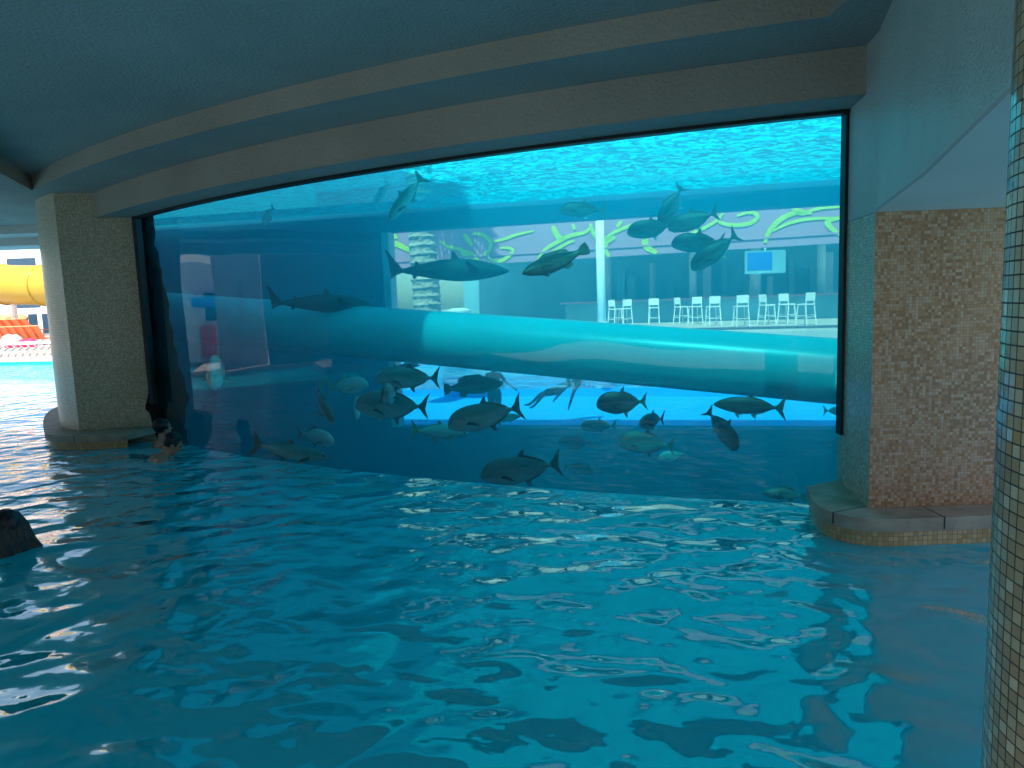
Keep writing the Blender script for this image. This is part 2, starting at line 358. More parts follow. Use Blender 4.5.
vp = garc(-.03, GLx+.06, GRx-.03)+[(BR[0]-.06, BR[1]-.05), (BL[0]+.1, BL[1]-.06)]
bm = new(); prism(bm, vp, -2.98, ZS-.02); obj('tank_water', bm, M_VOL, kind='structure')
bm = new(); sheet(bm, vp, ZS); obj('tank_water_surface', bm, M_TSURF, kind='structure')

# the bowed window
win = thing('aquarium_window', 'huge bowed acrylic window with black gasket looking into the tank', 'window')
bm = new()
for i in range(len(glass)-1):
    a, b = glass[i], glass[i+1]
bmr = ribbon(glass, -3.0, Z1+.03); o = obj('pane', bmr, M_GLASS, win, smooth=True)
def bar_along(pts, off0, off1, z0, z1):
    bm = new(); A = garc(off0, pts[0], pts[1]); B = garc(off1, pts[0], pts[1]); prism(bm, A+B[::-1], z0, z1); return bm
obj('top_gasket', bar_along((GLx-.03, GRx+.02), .03, .12, Z1-.035, Z1+.02), M_BLACK, win)
obj('side_gasket', bar_along((GLx-.07, GLx+.03), .02, .14, .55, Z1), M_BLACK, win)
obj('side_gasket', bar_along((GRx-.03, GRx+.03), .02, .10, .62, Z1), M_BLACK, win)
obj('bottom_sill', bar_along((GLx, GRx), .01, .09, -.3, -.03), M_BLACK, win)

# jagged dark rockwork inside the left end of the tank
def rock(name, path, rads, m, label, cat, seed, seg=14, amp=.35, parent=None):
    bm = new(); tube(bm, path, rads, seg)
    bmesh.ops.subdivide_edges(bm, edges=bm.edges[:], cuts=2, use_grid_fill=True)
    for v in bm.verts:
        q = v.co*1.8+Vector((seed, 0, 0)); v.co += noise.noise_vector(q)*amp+noise.noise_vector(q*3)*amp*.6
    o = obj(name, bm, m, parent)
    return tag(o, label, cat)
rp = []; rr = []
for i in range(14):
    z = -2.6+i*.46; rd = (.27 if i < 8 else .27-.035*(i-7))+.035*math.sin(i*1.9); rd *= .85; rp.append((-5.27+rd*.35, 10.30, z)); rr.append(max(.08, rd))
rock('rockwork', rp, rr, M_ROCK, 'jagged dark rockwork column at the left end of the tank', 'rock', 3, amp=.10)

# slide tube through the tank
A = Vector((-9.6, 15.25, 2.02)); B = Vector((5.6, 8.55, .62))
slide = thing('slide_tube', 'wide clear acrylic slide tube crossing the whole tank', 'slide tube', (0, 0, 0))
dirt = (B-A)
bm = new(); p0 = aty(150, 314.5, 13.6); p1 = aty(838, 371.5, 9.3); dd = (p1-p0)
tp0 = p0-dd*.12; tp1 = p1+dd*.2
tube(bm, [tp0+(tp1-tp0)*i/30 for i in range(31)], .45, 48, cap=False); obj('tube_shell', bm, M_TUBE, slide, smooth=True)
bm = new()
ax = dd.normalized(); sidev = ax.cross(Vector((0, 0, 1))).normalized(); upv = sidev.cross(ax)
for ang in (188,):
    e = sidev*math.cos(R(ang))+upv*math.sin(R(ang)); tube(bm, [tp0+e*.452, tp1+e*.452], .008, 6)
obj('seam_rail', bm, M_TUBE, slide, smooth=True)

# ------------------------------------------------------------------ grotto roof
roof = thing('grotto_roof', 'plastered grotto ceiling with stepped curved soffits and a deep beam over the window', 'ceiling')
beam0 = garc(.02, GLx-.6, 2.9); beam1 = garc(.50, -6.4, 2.58)
xl = -13.0
sof_out = [(4.6, -3.0), (4.6, 5.2), (2.9, 5.4)]+garc(-.05, GLx, 2.9)[::-1]+[(-5.6, 10.6), (-7.6, 12.6), (-8.6, 13.0), (xl, 13.0), (xl, -3.0)]
tray = garc(1.17, -6.42, 2.13, 40)
tray = tray+[(2.13, 0), (2.13, -2.4), (-3.2, -2.4), (-3.6, 3.4), (-6.0, 8.5)]
c2 = atz(8, 220.5, Z2)
tray2 = [(c2.x, c2.y), (c2.x-.2, 2.5), (xl+.9, 2.5), (xl+.9, c2.y-1.4)]
bm = new(); 
loops = [sof_out, tray, tray2]
sheet(bm, sof_out, Z2, [tray, tray2])
obj('lower_soffit', bm, M_CEIL, roof)
for t, z in ((tray, Z3), (tray2, Z3)):
    bm = new(); n = len(t)
    for i in range(n):
        a, b = t[i], t[(i+1) % n]; bm.faces.new([bm.verts.new(q) for q in ((a[0], a[1], Z2-.001), (b[0], b[1], Z2-.001), (b[0], b[1], z), (a[0], a[1], z))])
    obj('tray_side', bm, M_BEAM, roof)
    bm = new(); sheet(bm, t, z); obj('tray_ceiling', bm, M_CEIL, roof)
bm = new(); A1 = garc(-.05, GLx-.35, 2.86); B1 = garc(.5, -6.30, 2.66); prism(bm, A1+B1[::-1], Z1, Z2-.003)
obj('window_beam', bm, M_BEAM, roof)
bm = new(); prism(bm, A1+B1[::-1], Z1-.004, Z1+.002); obj('beam_soffit', bm, M_CEIL, roof)
bm = new(); prism(bm, garc(-.06, GLx-.35, 2.9)+garc(.02, GLx-.3, 2.9)[::-1], Z2-.01, 4.7); obj('upper_wall', bm, M_BEAM, roof)
bm = new(); prism(bm, sof_out, 4.25, 4.5); obj('roof_slab', bm, M_ROOF, roof)
bm = new(); prism(bm, [(xl-.1, 13.0), (-8.3, 13.0), (-8.3, 13.6), (xl-.1, 13.6)], 3.42, 4.3); obj('edge_fascia', bm, M_SOFF, roof)
bm = new(); prism(bm, [(xl-.3, 13.6), (-8.3, 13.6), (-8.3, 14.4), (xl-.3, 14.4)], 3.27, 4.32); obj('edge_fascia', bm, M_SOFF, roof)
bm = new(); prism(bm, [(xl-.3, -3.5), (xl, -3.5), (xl, 13.0), (xl-.3, 13.0)], 3.3, 4.4); obj('edge_fascia', bm, M_SOFF, roof)

tw = thing('shade_tower', 'unseen tower block added on the grotto roof to shade the left end of the tank', 'tower')
bm = new(); prism(bm, [(-12.5, 5.5), (-3.4, 5.5), (-3.4, 7.6), (-12.5, 9.5)], 4.5, 15); obj('wall', bm, M_BEAM, tw)  # added out of view: its cast shadow darkens the left part of the tank
bm = new(); prism(bm, [(-12.7, 5.3), (-3.2, 5.3), (-3.2, 7.8), (-12.7, 9.7)], 15.002, 15.4); obj('cap', bm, M_WHITE, tw)
bw = thing('added_rear_building', 'unseen dark building added behind the viewer to darken the window reflection', 'building', (0, -13, .1))
bm = new(); box(bm, (-14, -4, 0), (16, 0, 5.2)); obj('wall', bm, M_DARKW, bw)  # added block that keeps sky and glare out of the window's reflection
bm = new(); box(bm, (-14.6, -4.5, 5.202), (16.6, .8, 5.5)); obj('roof', bm, M_ROOF, bw)
for i in range(9):
    bm = new(); box(bm, (-12.5+i*3.1, .003, .9), (-11+i*3.1, .06, 2.6)); obj('window', bm, M_SCREEN, bw)

# right-hand lintel: stuccoed wall running from the window end back past the camera
lin = thing('stucco_lintel', 'rough stuccoed lintel wall over the side opening at right', 'wall')
bm = new(); ZL = 2.35
lin_in = [(2.76, 5.76), (2.60, 4.95), (2.05, 3.45), (1.44, 2.01), (1.15, 1.0), (1.15, -3.5)]
prism(bm, lin_in[1:]+[(4.6, -3.5), (4.6, 4.94)], ZL, ZL+.02); obj('opening_soffit', bm, M_SOFF, lin)
bm = new(); prism(bm, lin_in[1:]+[(x+.35, y) for x, y in lin_in[1:]][::-1], ZL+.004, 3.8); obj('lintel_face', bm, M_STUC, lin, bevel=.03)
bm = new(); prism(bm, [(2.76, 5.76), (2.604, 4.952), (3.0, 4.96), (3.1, 5.76)], ZL+.004, 3.8); obj('jamb_head', bm, M_STUC, lin)

# right pier
pier = thing('mosaic_pier', 'broad tan mosaic pier at the right end of the window with stone coping', 'pier')
bm = ribbon([(2.76, 5.78), (2.60, 4.95)], -1.3, ZL); obj('side_face', bm, M_MOSG, pier)
bm = ribbon([(2.60, 4.95), (3.2, 4.942), (4.6, 4.93), (4.6, 5.7), (2.76, 5.78)], -1.3, ZL); obj('front_face', bm, M_MOS, pier)
def coping(line, parent, wall_back, w0=.11, w1=.205):
    """line: outer edge of the coping"""
    bm = new(); prism(bm, list(line)+list(wall_back)[::-1], w0, w1)
    o = obj('coping', bm, M_COPE, parent, bevel=.038)
    ins = []
    L_ = [Vector(p[:2]) for p in line]
    for i, p in enumerate(L_):
        t = (L_[min(i+1, len(L_)-1)]-L_[max(i-1, 0)]).normalized(); ins.append(p+Vector((-t.y, t.x))*.022)
    obj('tile_band', ribbon([(p.x, p.y) for p in ins], -1.25, w0+.001), M_BAND, parent)
    # joints between the stones
    s = 0
    for i in range(1, len(L_)-1):
        s += (L_[i]-L_[i-1]).length
        if s > .72 and 4 < i < len(L_)-5:
            s = 0; t = (L_[i+1]-L_[i-1]).normalized(); n = Vector((-t.y, t.x)); p = L_[i]
            M = Matrix(((t.x, n.x, 0, p.x), (t.y, n.y, 0, p.y), (0, 0, 1, 0), (0, 0, 0, 1)))
            bm = new(); box(bm, (-.005, -.002, w0+.01), (.005, .4, w1+.0015), M); obj('coping_joint', bm, M_BLACK, parent)
outl = smooth_line([(2.42, 5.6), (2.31, 5.25), (2.28, 5.0), (2.37, 4.79), (2.60, 4.69), (3.0, 4.69), (3.8, 4.69), (4.6, 4.69)], 6)
coping([(p.x, p.y) for p in outl], pier, [(2.8, 5.78), (2.604, 4.95), (4.6, 4.93)])

# near column
cc = atz(1035, 300, 1.8)
colm = thing('mosaic_column', 'round mosaic column close by at the right edge', 'column')
CX, CY, CRad = 1.555, 1.72, .30
import itertools
def col_center():
    # tangent ray at px ~999 in the middle
    r = ray(997, 400); th = math.atan2(r.x, r.y); D = 1.72; off = math.asin(CRad/D)
    return D*math.sin(th+off), D*math.cos(th+off)
CX, CY = col_center()
ringp = [(CX+CRad*math.cos(-k*2*math.pi/64), CY+CRad*math.sin(-k*2*math.pi/64)) for k in range(65)]
obj('shaft', ribbon(ringp[::-1], -1.25, ZL), M_MOSN, colm, smooth=True)

# left pillar
lpil = thing('mosaic_pillar', 'rounded mosaic pillar at the left end of the window with ledge', 'pillar')
pts = [Vector((-6.27, 9.85)), Vector((-6.85, 10.35)), Vector((-7.35, 11.1)), Vector((-7.72, 11.9)), Vector((-8.1, 12.8)), Vector((-8.5, 14.0)), Vector((-9.4, 16.5))]
side = smooth_line(pts, 8)
obj('front_face', ribbon([(GLx-.02, glass[0][1]-.03), (-6.27, 9.85)][::-1], -1.3, 3.6), M_MOSG, lpil)
obj('rounded_side', ribbon([(p.x, p.y) for p in side][::-1], -1.3, 3.6), M_MOSP, lpil, smooth=True)
oc = smooth_line([(-9.2, 14.6), (-8.6, 13.0), (-8.22, 12.1), (-7.6, 11.05), (-6.98, 10.15), (-6.62, 9.68), (-6.2, 9.47), (-5.9, 9.45), (-5.4, 9.5)], 6)
coping([(p.x, p.y) for p in oc], lpil, [(p.x, p.y) for p in side[::-1] if p.y < 14.5]+[(GLx, glass[0][1]-.06)])

M_DARKPAVE = rough_mat('dark_added_paving', (.17,.145,.12), .8, .3, 1.5)
bm = new(); sheet(bm, [(-40, -30), (40, -30), (40, -3.5), (-13.7, -3.5), (-13.7, 5.2), (-16.5, 5.2), (-40, 5.2)], .125); obj('added_rear_paving', bm, M_DARKPAVE, kind='structure')  # unseen paving added to dim the window reflection and bounce light inside
# ------------------------------------------------------------------ far side: deck, bar, fascia
fas_a, fas_b = aty(390, 272, 25.4), aty(838, 244, 20.1)
ZF0 = 3.2; fa = Vector((fas_a.x, 25.4)); fb = Vector((fas_b.x, 20.1)); fd = (fb-fa).normalized()
fn = Vector((-fd.y, fd.x))
FA = fa-fd*3; FB = fb+fd*4
def on_fascia(px, py):
    r = ray(px, py); n = Vector((fn.x, fn.y)); t = (Vector((fa.x, fa.y)).dot(n))/(r.x*n.x+r.y*n.y)
    return Vector((r.x*t, r.y*t, EYE+r.z*t))
bar = thing('poolside_bar', 'shaded poolside bar seen through the far window under a mauve fascia', 'bar')
bm = new(); prism(bm, [FA, FB, FB+fn*.25, FA+fn*.25], ZF0, 6.2); obj('fascia', bm, M_FASC, bar)
bm = new(); prism(bm, [FA-fn*.04, FB-fn*.04, FB-fn*.004, FA-fn*.004], ZF0+.25, ZF0+.30); obj('fascia_trim', bm, M_FASC, bar)
bm = new(); prism(bm, [FA+fn*8, FB+fn*8, FB+fn*16, FA+fn*16], 4.6, 4.9); obj('bar_roof', bm, M_WHITE, bar)
SCR = [
 ([(388,250),(395,244),(403,247),(413,252)],5), ([(388,240),(393,236),(398,238)],4),
 ([(440,241),(450,247),(462,250),(472,258)],3), ([(461,249),(468,258),(480,262)],5), ([(462,250),(473,254),(480,262)],3),
 ([(464,234),(468,239),(473,246)],4.5), ([(472,234),(484,235),(491,243),(488,252),(479,257)],3.6),
 ([(493,242),(505,239),(516,235),(534,231)],2.6), ([(487,254),(492,260),(500,261),(508,257),(513,251),(509,248),(500,248)],3.2),
 ([(553,226),(557,235),(564,241)],5), ([(538,260),(545,250),(556,243),(570,236),(586,232),(592,224)],3.6),
 ([(542,258),(556,250),(568,243),(575,241)],2.6), ([(590,224),(595,235),(603,239),(615,237)],4),
 ([(603,240),(615,232),(630,226),(642,221)],3), ([(599,257),(598,247),(604,240)],4.5), ([(609,257),(605,248),(607,242),(615,238)],4.5),
 ([(573,224),(575,230)],3), ([(617,227),(622,221)],3.4), ([(647,238),(645,242),(648,248),(657,253)],5.5),
 ([(685,236),(700,230),(715,222),(722,215)],2.8), ([(724,212),(719,221),(730,225),(748,224),(757,218),(754,213),(746,213),(737,216)],3.6),
 ([(765,243),(769,232),(780,220),(795,213),(812,213)],4.5), ([(773,231),(790,223),(810,219),(840,218)],2.8),
 ([(791,206),(799,212),(808,213)],5), ([(806,212),(822,208),(840,207)],2.8), ([(840,218),(828,221),(830,227),(840,235)],4.5)]
for pl, w in SCR:
    bm = new()
    P = smooth_line([on_fascia(*p) for p in pl], 6); n = len(P); L0 = []; R0 = []
    for i, p in enumerate(P):
        t = (P[min(i+1, n-1)]-P[max(i-1, 0)]).normalized(); f3 = Vector((fn.x, fn.y, 0)); s = t.cross(f3).normalized()
        hw = w/690*p.y*.5*(.55+.6*math.sin(math.pi*min(1, (i+.6)/n)))
        L0.append(p+s*hw-f3*.03); R0.append(p-s*hw-f3*.03)
    a = [bm.verts.new(q) for q in L0]; b = [bm.verts.new(q) for q in R0]
    for i in range(n-1): bm.faces.new((a[i], a[i+1], b[i+1], b[i]))
    bmesh.ops.solidify(bm, geom=bm.faces[:], thickness=.025); obj('scroll_ornament', bm, M_LIME, bar)
# deck of the bar, 0.7 m above the pool
DZ = .70
dk = [(12.4, 19.2), (60, 2), (60, 60), (-20, 60), (-9, 27.2), (-4.6, 24.6)]
bm = new(); prism(bm, dk, .1, DZ, bottom=False); obj('bar_deck', bm, M_DECK, kind='structure')
def fpt(s, q): v = fa+fd*s+fn*q; return v
# back wall, counter, columns, television
bm = new(); prism(bm, [fpt(-4, 15), fpt(22, 15), fpt(22, 15.3), fpt(-4, 15.3)], DZ, 4.6); obj('bar_back_wall', bm, M_BARW, bar)
for s, w in ((5.2, .5), (9.4, .35), (12.2, .5), (15.0, .35)):
    bm = new(); c = fpt(s, 12); tube(bm, [(c.x, c.y, DZ), (c.x, c.y, 4.6)], w*.5, 12); obj('bar_column', bm, M_SILL, bar, smooth=True)
bm = new(); prism(bm, [fpt(3.5, 10.5), fpt(19, 10.5), fpt(19, 11.1), fpt(3.5, 11.1)], DZ, DZ+1.0); obj('bar_counter', bm, M_BARW, bar)
bm = new(); prism(bm, [fpt(3.3, 10.3), fpt(19.2, 10.3), fpt(19.2, 11.3), fpt(3.3, 11.3)], DZ+1.002, DZ+1.08); obj('counter_top', bm, M_FASC, bar)
rr_ = random.Random(5)
for k in range(16):
    s = 4+k*.95+rr_.uniform(-.2, .2); c = fpt(s, 14.7); h = rr_.uniform(.8, 2.2); bm = new()
    prism(bm, [fpt(s, 14.6), fpt(s+rr_.uniform(.15, .5), 14.6), fpt(s+.3, 14.95), fpt(s, 14.95)], DZ+.9, DZ+.9+h); obj('shelf_unit', bm, M_BARW if k % 3 else M_SILL, bar)
tvp = aty(765, 262, 26)
tv = thing('television', 'blue-lit television hung above the bar counter', 'television', (tvp.x, tvp.y, tvp.z))
bm = new(); box(bm, (-.75, -.05, -.42), (.75, .05, .42)); obj('casing', bm, M_BARW, tv)
m, out, N, L = mat('screen_glow'); e = N('Emission'); S(e, Color=col(.05, .25, .8), Strength=.7); L(e.outputs[0], out.inputs[0])
bm = new(); box(bm, (-.68, -.06, -.30), (.25, -.052, .36)); obj('screen', bm, m, tv)
bm = new(); tube(bm, [(0, 0, .42), (0, 0, 4.6-tvp.z)], .04, 8); obj('bracket', bm, M_SILL, tv)

# slender white pole under the fascia and the palm trunk beside the far window
pp = aty(602, 330, 21.5)
pole = thing('white_pole', 'slim white roof pole standing at the deck edge', 'pole', (pp.x, pp.y, 0))
bm = new(); tube(bm, [(0, 0, .12), (0, 0, 4.6)], .13, 14); obj('shaft', bm, M_WHITE, pole, smooth=True)
bm = new(); tube(bm, [(0, 0, .12), (0, 0, .9), (0, 0, 1.05), (0, 0, 1.15)], [.34, .34, .26, .14], 16); obj('base', bm, M_WHITE, pole, smooth=True)
pc = aty(426, 300, 21.5)
palm = thing('palm_tree', 'thick ringed palm trunk behind the left side of the far window', 'palm', (pc.x, pc.y, .1))
bm = new(); P = []; Rr = []
for i in range(130):
    z = i*.085; P.append((.03*math.sin(z), 0, z)); Rr.append(.44-.008*z+(.03 if i % 3 == 0 else -.012))
tube(bm, P, Rr, 22)
for v in bm.verts: v.co += noise.noise_vector(v.co*7)*.035
obj('trunk', bm, M_TRUNK, palm, smooth=False)
M_LEAF = rough_mat('palm_leaf', (.07,.12,.03), .5, .3, 4)
bm = new(); rr_ = random.Random(2)
for k in range(26):
    a = k*2.4; el = rr_.uniform(-.3, 1.1); Lf = rr_.uniform(2.4, 3.2); prev = None
    for j in range(18):
        t = j/17; rad = Lf*t*math.cos(el*(1-t*.3)); z = 11+Lf*(math.sin(el)*t-.75*t*t)
        q = Vector((math.cos(a)*rad, math.sin(a)*rad, z))
        if prev is not None:
            sd = Vector((-math.sin(a), math.cos(a), 0))
            for sg in (-1, 1):
                w = .55*math.sin(math.pi*min(1, t+.08)); tip = q+sd*sg*w+Vector((0, 0, -.25*w))+(q-prev)*1.5
                bm.faces.new([bm.verts.new(x) for x in (prev, q, tip)])
        prev = q
obj('crown', bm, M_LEAF, palm)
cr_ = aty(459, 318, 21.8)
cab = thing('towel_cabinet', 'white rounded towel bin on the bar deck beside the palm trunk', 'bin', (cr_.x, cr_.y, DZ))
bm = new(); tube(bm, [(0, 0, 0), (0, 0, .9)], .36, 20); obj('bin_body', bm, M_WHITE, cab, smooth=False)
bm = new(); tube(bm, [(0, 0, .902), (0, 0, .96), (0, 0, 1.04)], [.38, .38, .2], 20); obj('lid', bm, M_SILL, cab)

# bar stools
def make_stool(loc, rz, label):
    t = thing('bar_stool', label, 'bar stool', loc, rz, 'white bar stools along the bar deck')
    def part(n, bm): return obj(n, bm, M_WHITE, t)
    bm = new(); box(bm, (-.21, -.21, .70), (.21, .21, .745)); part('seat', bm)
    for sx in (-1, 1):
        bm = new(); tube(bm, [(sx*.20, .20, 1.12), (sx*.20, .17, .72), (sx*.23, .25, 0)], .021, 8); part('leg', bm)
        bm = new(); tube(bm, [(sx*.18, -.18, .70), (sx*.22, -.24, 0)], .021, 8); part('leg', bm)
    bm = new(); box(bm, (-.19, .175, .84), (.19, .205, 1.12)); part('backrest', bm)
    bm = new()
    for a, b in (((-.2, -.215, .28), (.2, -.215, .28)), ((-.21, .22, .28), (.21, .22, .28)), ((-.21, -.21, .34), (-.21, .22, .34)), ((.21, -.21, .34), (.21, .22, .34))): tube(bm, [a, b], .014, 6)
    part('footrest', bm)
    return t
st0 = make_stool((0, 0, 0), 0, '')
def copy_tree(o):
    c = o.copy(); C.objects.link(c)
    for ch in o.children:
        k = ch.copy(); C.objects.link(k); k.parent = c
    return c
ST = [(615,21.5,-60,'leftmost bar stool, seen from its side'), (625,22,20,'second bar stool from the left, back turned'), (654,23.5,-15,'third bar stool from the left, standing alone'),
      (681,26,-70,'sideways bar stool starting the middle row, fourth from the left'), (695,27,10,'fifth bar stool from the left'), (713,29,5,'bar stool in the middle of the row, sixth from the left'),
      (741,31,0,'largest looking bar stool with its back square to the pool'), (767,30,-75,'dim bar stool turned sideways, third from the right'),
      (787,30,-60,'narrow sideways bar stool, second from the right'), (806,32,25,'rightmost bar stool with a full white backrest')]
for i, (px, h, rz, lab) in enumerate(ST):
    y = min(1.12*690/h, 30.2); q = aty(px, 300, y); o = st0 if i == 0 else copy_tree(st0)
    o.location = (q.x, y, DZ); o.rotation_euler = (0, 0, R(rz+180)); o['label'] = lab

# ------------------------------------------------------------------ open air at left
def lounger(loc, rz, label, towel=None):
    t = thing('sun_lounger', label, 'sun lounger', loc, rz, 'orange sun loungers beyond the pool')
    bm = new(); box(bm, (-.33, -1.0, .30), (.33, .45, .36)); obj('bed', bm, M_ORANGE, t)
    bm = new(); M = Matrix.Translation((0, .45, .33)) @ Matrix.Rotation(R(50), 4, 'X'); box(bm, (-.33, 0, -.03), (.33, .85, .03), M); obj('backrest', bm, M_ORANGE, t)
    for sx in (-1, 1):
        for y in (-.85, .4):
            bm = new(); tube(bm, [(sx*.31, y, .3), (sx*.33, y, 0)], .02, 6); obj('leg', bm, M_WHITE, t)
    return t
# terraces
bm = new(); prism(bm, [(-60, 34), (-19, 31.8), (-10, 31.8), (-10, 50), (-60, 50)], .1, .62, bottom=False); obj('upper_terrace', bm, M_DECK, kind='structure')
LL = [(-1, 33.2, 'orange sun lounger nearest the pillar'), (6, 33.5, 'orange sun lounger with a white towel heap in front'), (14, 33.8, 'orange sun lounger behind the magenta towels'),
      (21, 34.2, 'orange sun lounger second from the pillar'), (28, 34.4, 'orange sun lounger partly behind the pillar edge'), (34, 33.0, 'orange sun lounger just beside the tiled pillar')]
LL = [(x, y, l) for x, y, l in LL]
labs = ['orange sun lounger at the far left picture edge', 'orange sun lounger second from the left edge', 'orange sun lounger third from the left edge', 'orange sun lounger fourth from the left edge', 'orange sun lounger fifth from the left edge', 'orange sun lounger nearest the tiled pillar']
for i, px in enumerate((3, 11, 19, 27, 35, 43)):
    q = aty(px, 340, 34+i*.2); lounger((q.x, q.y, .62), R(180+8), labs[i])
    q = aty(px, 340, 36.6+i*.2); 
for i, px in enumerate((0, 9, 18, 27, 36)):
    q = aty(px, 330, 38.5+i*.2); lounger((q.x, q.y, 1.0), R(172), ['raised back-row orange lounger at the far left', 'raised back-row orange lounger second from the left', 'raised back-row orange lounger third from the left', 'raised back-row orange lounger fourth from the left', 'raised back-row orange lounger nearest the pillar'][i])
bm = new(); prism(bm, [(-60, 37.2), (-10, 36.6), (-10, 44), (-60, 44)], .6, 1.0, bottom=False); obj('back_terrace', bm, M_DECK, kind='structure')
def towel(px, py, y, z, m, label, r):
    q = aty(px, py, y); bm = new(); ell(bm, (0, 0, 0), r, u=14, v=8)
    for v in bm.verts: v.co += noise.noise_vector(v.co*5)*.10
    o = obj('towel', bm, m, smooth=True); o.location = (q.x, y, z+r[2]*.8); tag(o, label, 'towel')
towel(12, 340, 32.6, .62, M_WHITE, 'heap of white towels on the terrace edge', (.55,.3,.34))
towel(22, 343, 32.4, .62, M_PINKT, 'magenta towel heap in the middle of the terrace edge', (.25,.2,.20))
towel(31, 343, 32.4, .62, M_PINKT, 'magenta towel heap nearer the pillar', (.30,.2,.22))
towel(8, 344, 32.2, .62, M_PINKT, 'small magenta towel lying against the white heap', (.13,.12,.15))
# pierced white balustrade at the pool edge
bal = thing('balustrade', 'low white balustrade of scrolled openings along the far pool edge', 'balustrade', (0, 0, 0))
b0 = aty(-60, 355, 31.0); b1 = aty(60, 355, 31.0)
bm = new(); box(bm, (b0.x-8, 30.95, .80), (b1.x, 31.08, .92)); obj('top_rail', bm, M_WHITE, bal)
bm = new(); box(bm, (b0.x-8, 30.95, .12), (b1.x, 31.08, .24)); obj('bottom_rail', bm, M_WHITE, bal)
n = 24
for i in range(n):
    x = b1.x-.15-i*.32; bm = new(); tube(bm, [(x, 31.01, .24), (x+.10, 31.01, .38), (x-.08, 31.01, .55), (x+.1, 31.01, .68), (x, 31.01, .80)], .05, 6); obj('baluster', bm, M_ROOF, bal)
# yellow slide
ys = thing('yellow_flume', 'big yellow water slide tube crossing above the loungers', 'water slide')
q0 = aty(-80, 283, 40); q1 = aty(70, 286, 38)
bm = new(); tube(bm, [q0+(q1-q0)*i/12 for i in range(13)], 1.08, 24, cap=False); obj('flume', bm, M_YELLOW, ys, smooth=True)
bm = new(); 
for i in (3, 7, 10): q = q0+(q1-q0)*i/12; tube(bm, [q-(q1-q0).normalized()*.06, q+(q1-q0).normalized()*.06], 1.14, 24)
obj('joint_flange', bm, M_YELLOW, ys, smooth=True)
q = q0+(q1-q0)*.62; bm = new(); tube(bm, [(q.x, q.y, .1), (q.x, q.y, q.z-1)], .14, 10); obj('support', bm, M_WHITE, ys)
# tan rockwork and glazed hut behind
q = aty(8, 318, 44); rock('boulder', [(q.x-5, 44, .3), (q.x-2, 44, 1.0), (q.x+.3, 44, 1.1), (q.x+1.2, 44, .6)], [1.2, 1.3, 1.2, .5], M_TANROCK, 'tan artificial boulder under the yellow slide', 'rock', 9, amp=.5)
hut = thing('white_hut', 'white hut with dark windows behind the loungers', 'hut', (aty(34, 310, 46).x, 46, .1))
bm = new(); box(bm, (-1.6, 0, 0), (7, 3, 2.6)); obj('wall', bm, M_WHITE, hut)
for i in range(4):
    bm = new(); box(bm, (-1.3+i*.9, -.05, .9), (-.75+i*.9, -.003, 2.2)); obj('window', bm, M_SCREEN, hut)
bld = thing('white_building', 'bright white building beyond the slide', 'building', (-48, 62, .1))
bm = new(); box(bm, (-16, 0, 0), (22, 10, 9)); obj('wall', bm, M_WHITE, bld)
for i in range(6):
    for z in (2, 5.5):
        bm = new(); box(bm, (-13+i*5.6, -.06, z), (-10.5+i*5.6, -.003, z+1.8)); obj('window', bm, M_SCREEN, bld)

fen = thing('reflection_screen', 'tall dark screen added on the left bank near the viewer to darken the window reflection', 'added screen', (-14.2, 0, .12))
bm = new(); box(bm, (-.1, -17, 0), (0, 4.8, 4.8)); obj('panel', bm, M_DARKW, fen)  # unseen panel added so the glass mirrors something dark here
for i in range(10):
    bm = new(); box(bm, (.003, -8.8+i*1.5, 0), (.10, -8.68+i*1.5, 4.5)); obj('post', bm, M_DARKW, fen)
fen = thing('reflection_screen', 'dark screen added beside the mauve wall to darken the window reflection', 'added screen', (-17.2, 0, .12))
bm = new(); box(bm, (-.1, 3.0, 0), (0, 7.55, 4.4)); obj('panel', bm, M_DARKW, fen)  # second added panel, ends the mirrored mauve wall in darkness
for i in range(4):
    bm = new(); box(bm, (.003, 3.1+i*1.4, 0), (.10, 3.22+i*1.4, 4.5)); obj('post', bm, M_DARKW, fen)
# things the window mirrors, on the left bank of the pool
mw = thing('mauve_wall', 'mauve rendered wall on the left bank of the pool', 'wall', (-17.6, 4.2, .12))
bm = new(); box(bm, (-.4, 3.4, 0), (0, 6.4, 4.6)); obj('wall', bm, M_MAUVE, mw)
bm = new(); box(bm, (-.5, 3.35, 4.602), (.05, 6.45, 4.7)); obj('cap', bm, M_MAUVE, mw)
rt = thing('rescue_tube', 'magenta rescue tube hanging on the mauve wall', 'rescue tube', (-17.5, 8.9, 2.0))
bm = new(); tube(bm, [(0, 0, -.45), (0, .02, 0), (0, 0, .45)], [.09, .10, .09], 12); obj('float', bm, M_PINKT, rt, smooth=True)
bm = new(); tube(bm, [(0, 0, .45), (0, .06, .62), (0, 0, .75)], .02, 6); obj('strap', bm, M_BLACK, rt)
hut2 = thing('bank_kiosk', 'white kiosk with red counter front on the left bank', 'kiosk', (-22, 11.2, .12))
bm = new(); box(bm, (-2, -4, 0), (0, 4, 3.6)); obj('wall', bm, M_WHITE, hut2)
bm = new(); box(bm, (.003, .1, .2), (.3, 1.3, 1.3)); obj('counter', bm, M_RED, hut2)
bm = new(); box(bm, (.003, -1.4, 2.05), (.5, 1.6, 2.4)); obj('valance', bm, M_BLUE, hut2)
bm = new(); box(bm, (.003, -1.2, 2.9), (.05, -.3, 3.4)); obj('vent', bm, M_SCREEN, hut2)
bm = new(); box(bm, (-.01, -1.2, 1.5), (.02, .8, 2.6)); obj('hatch', bm, M_SCREEN, hut2)

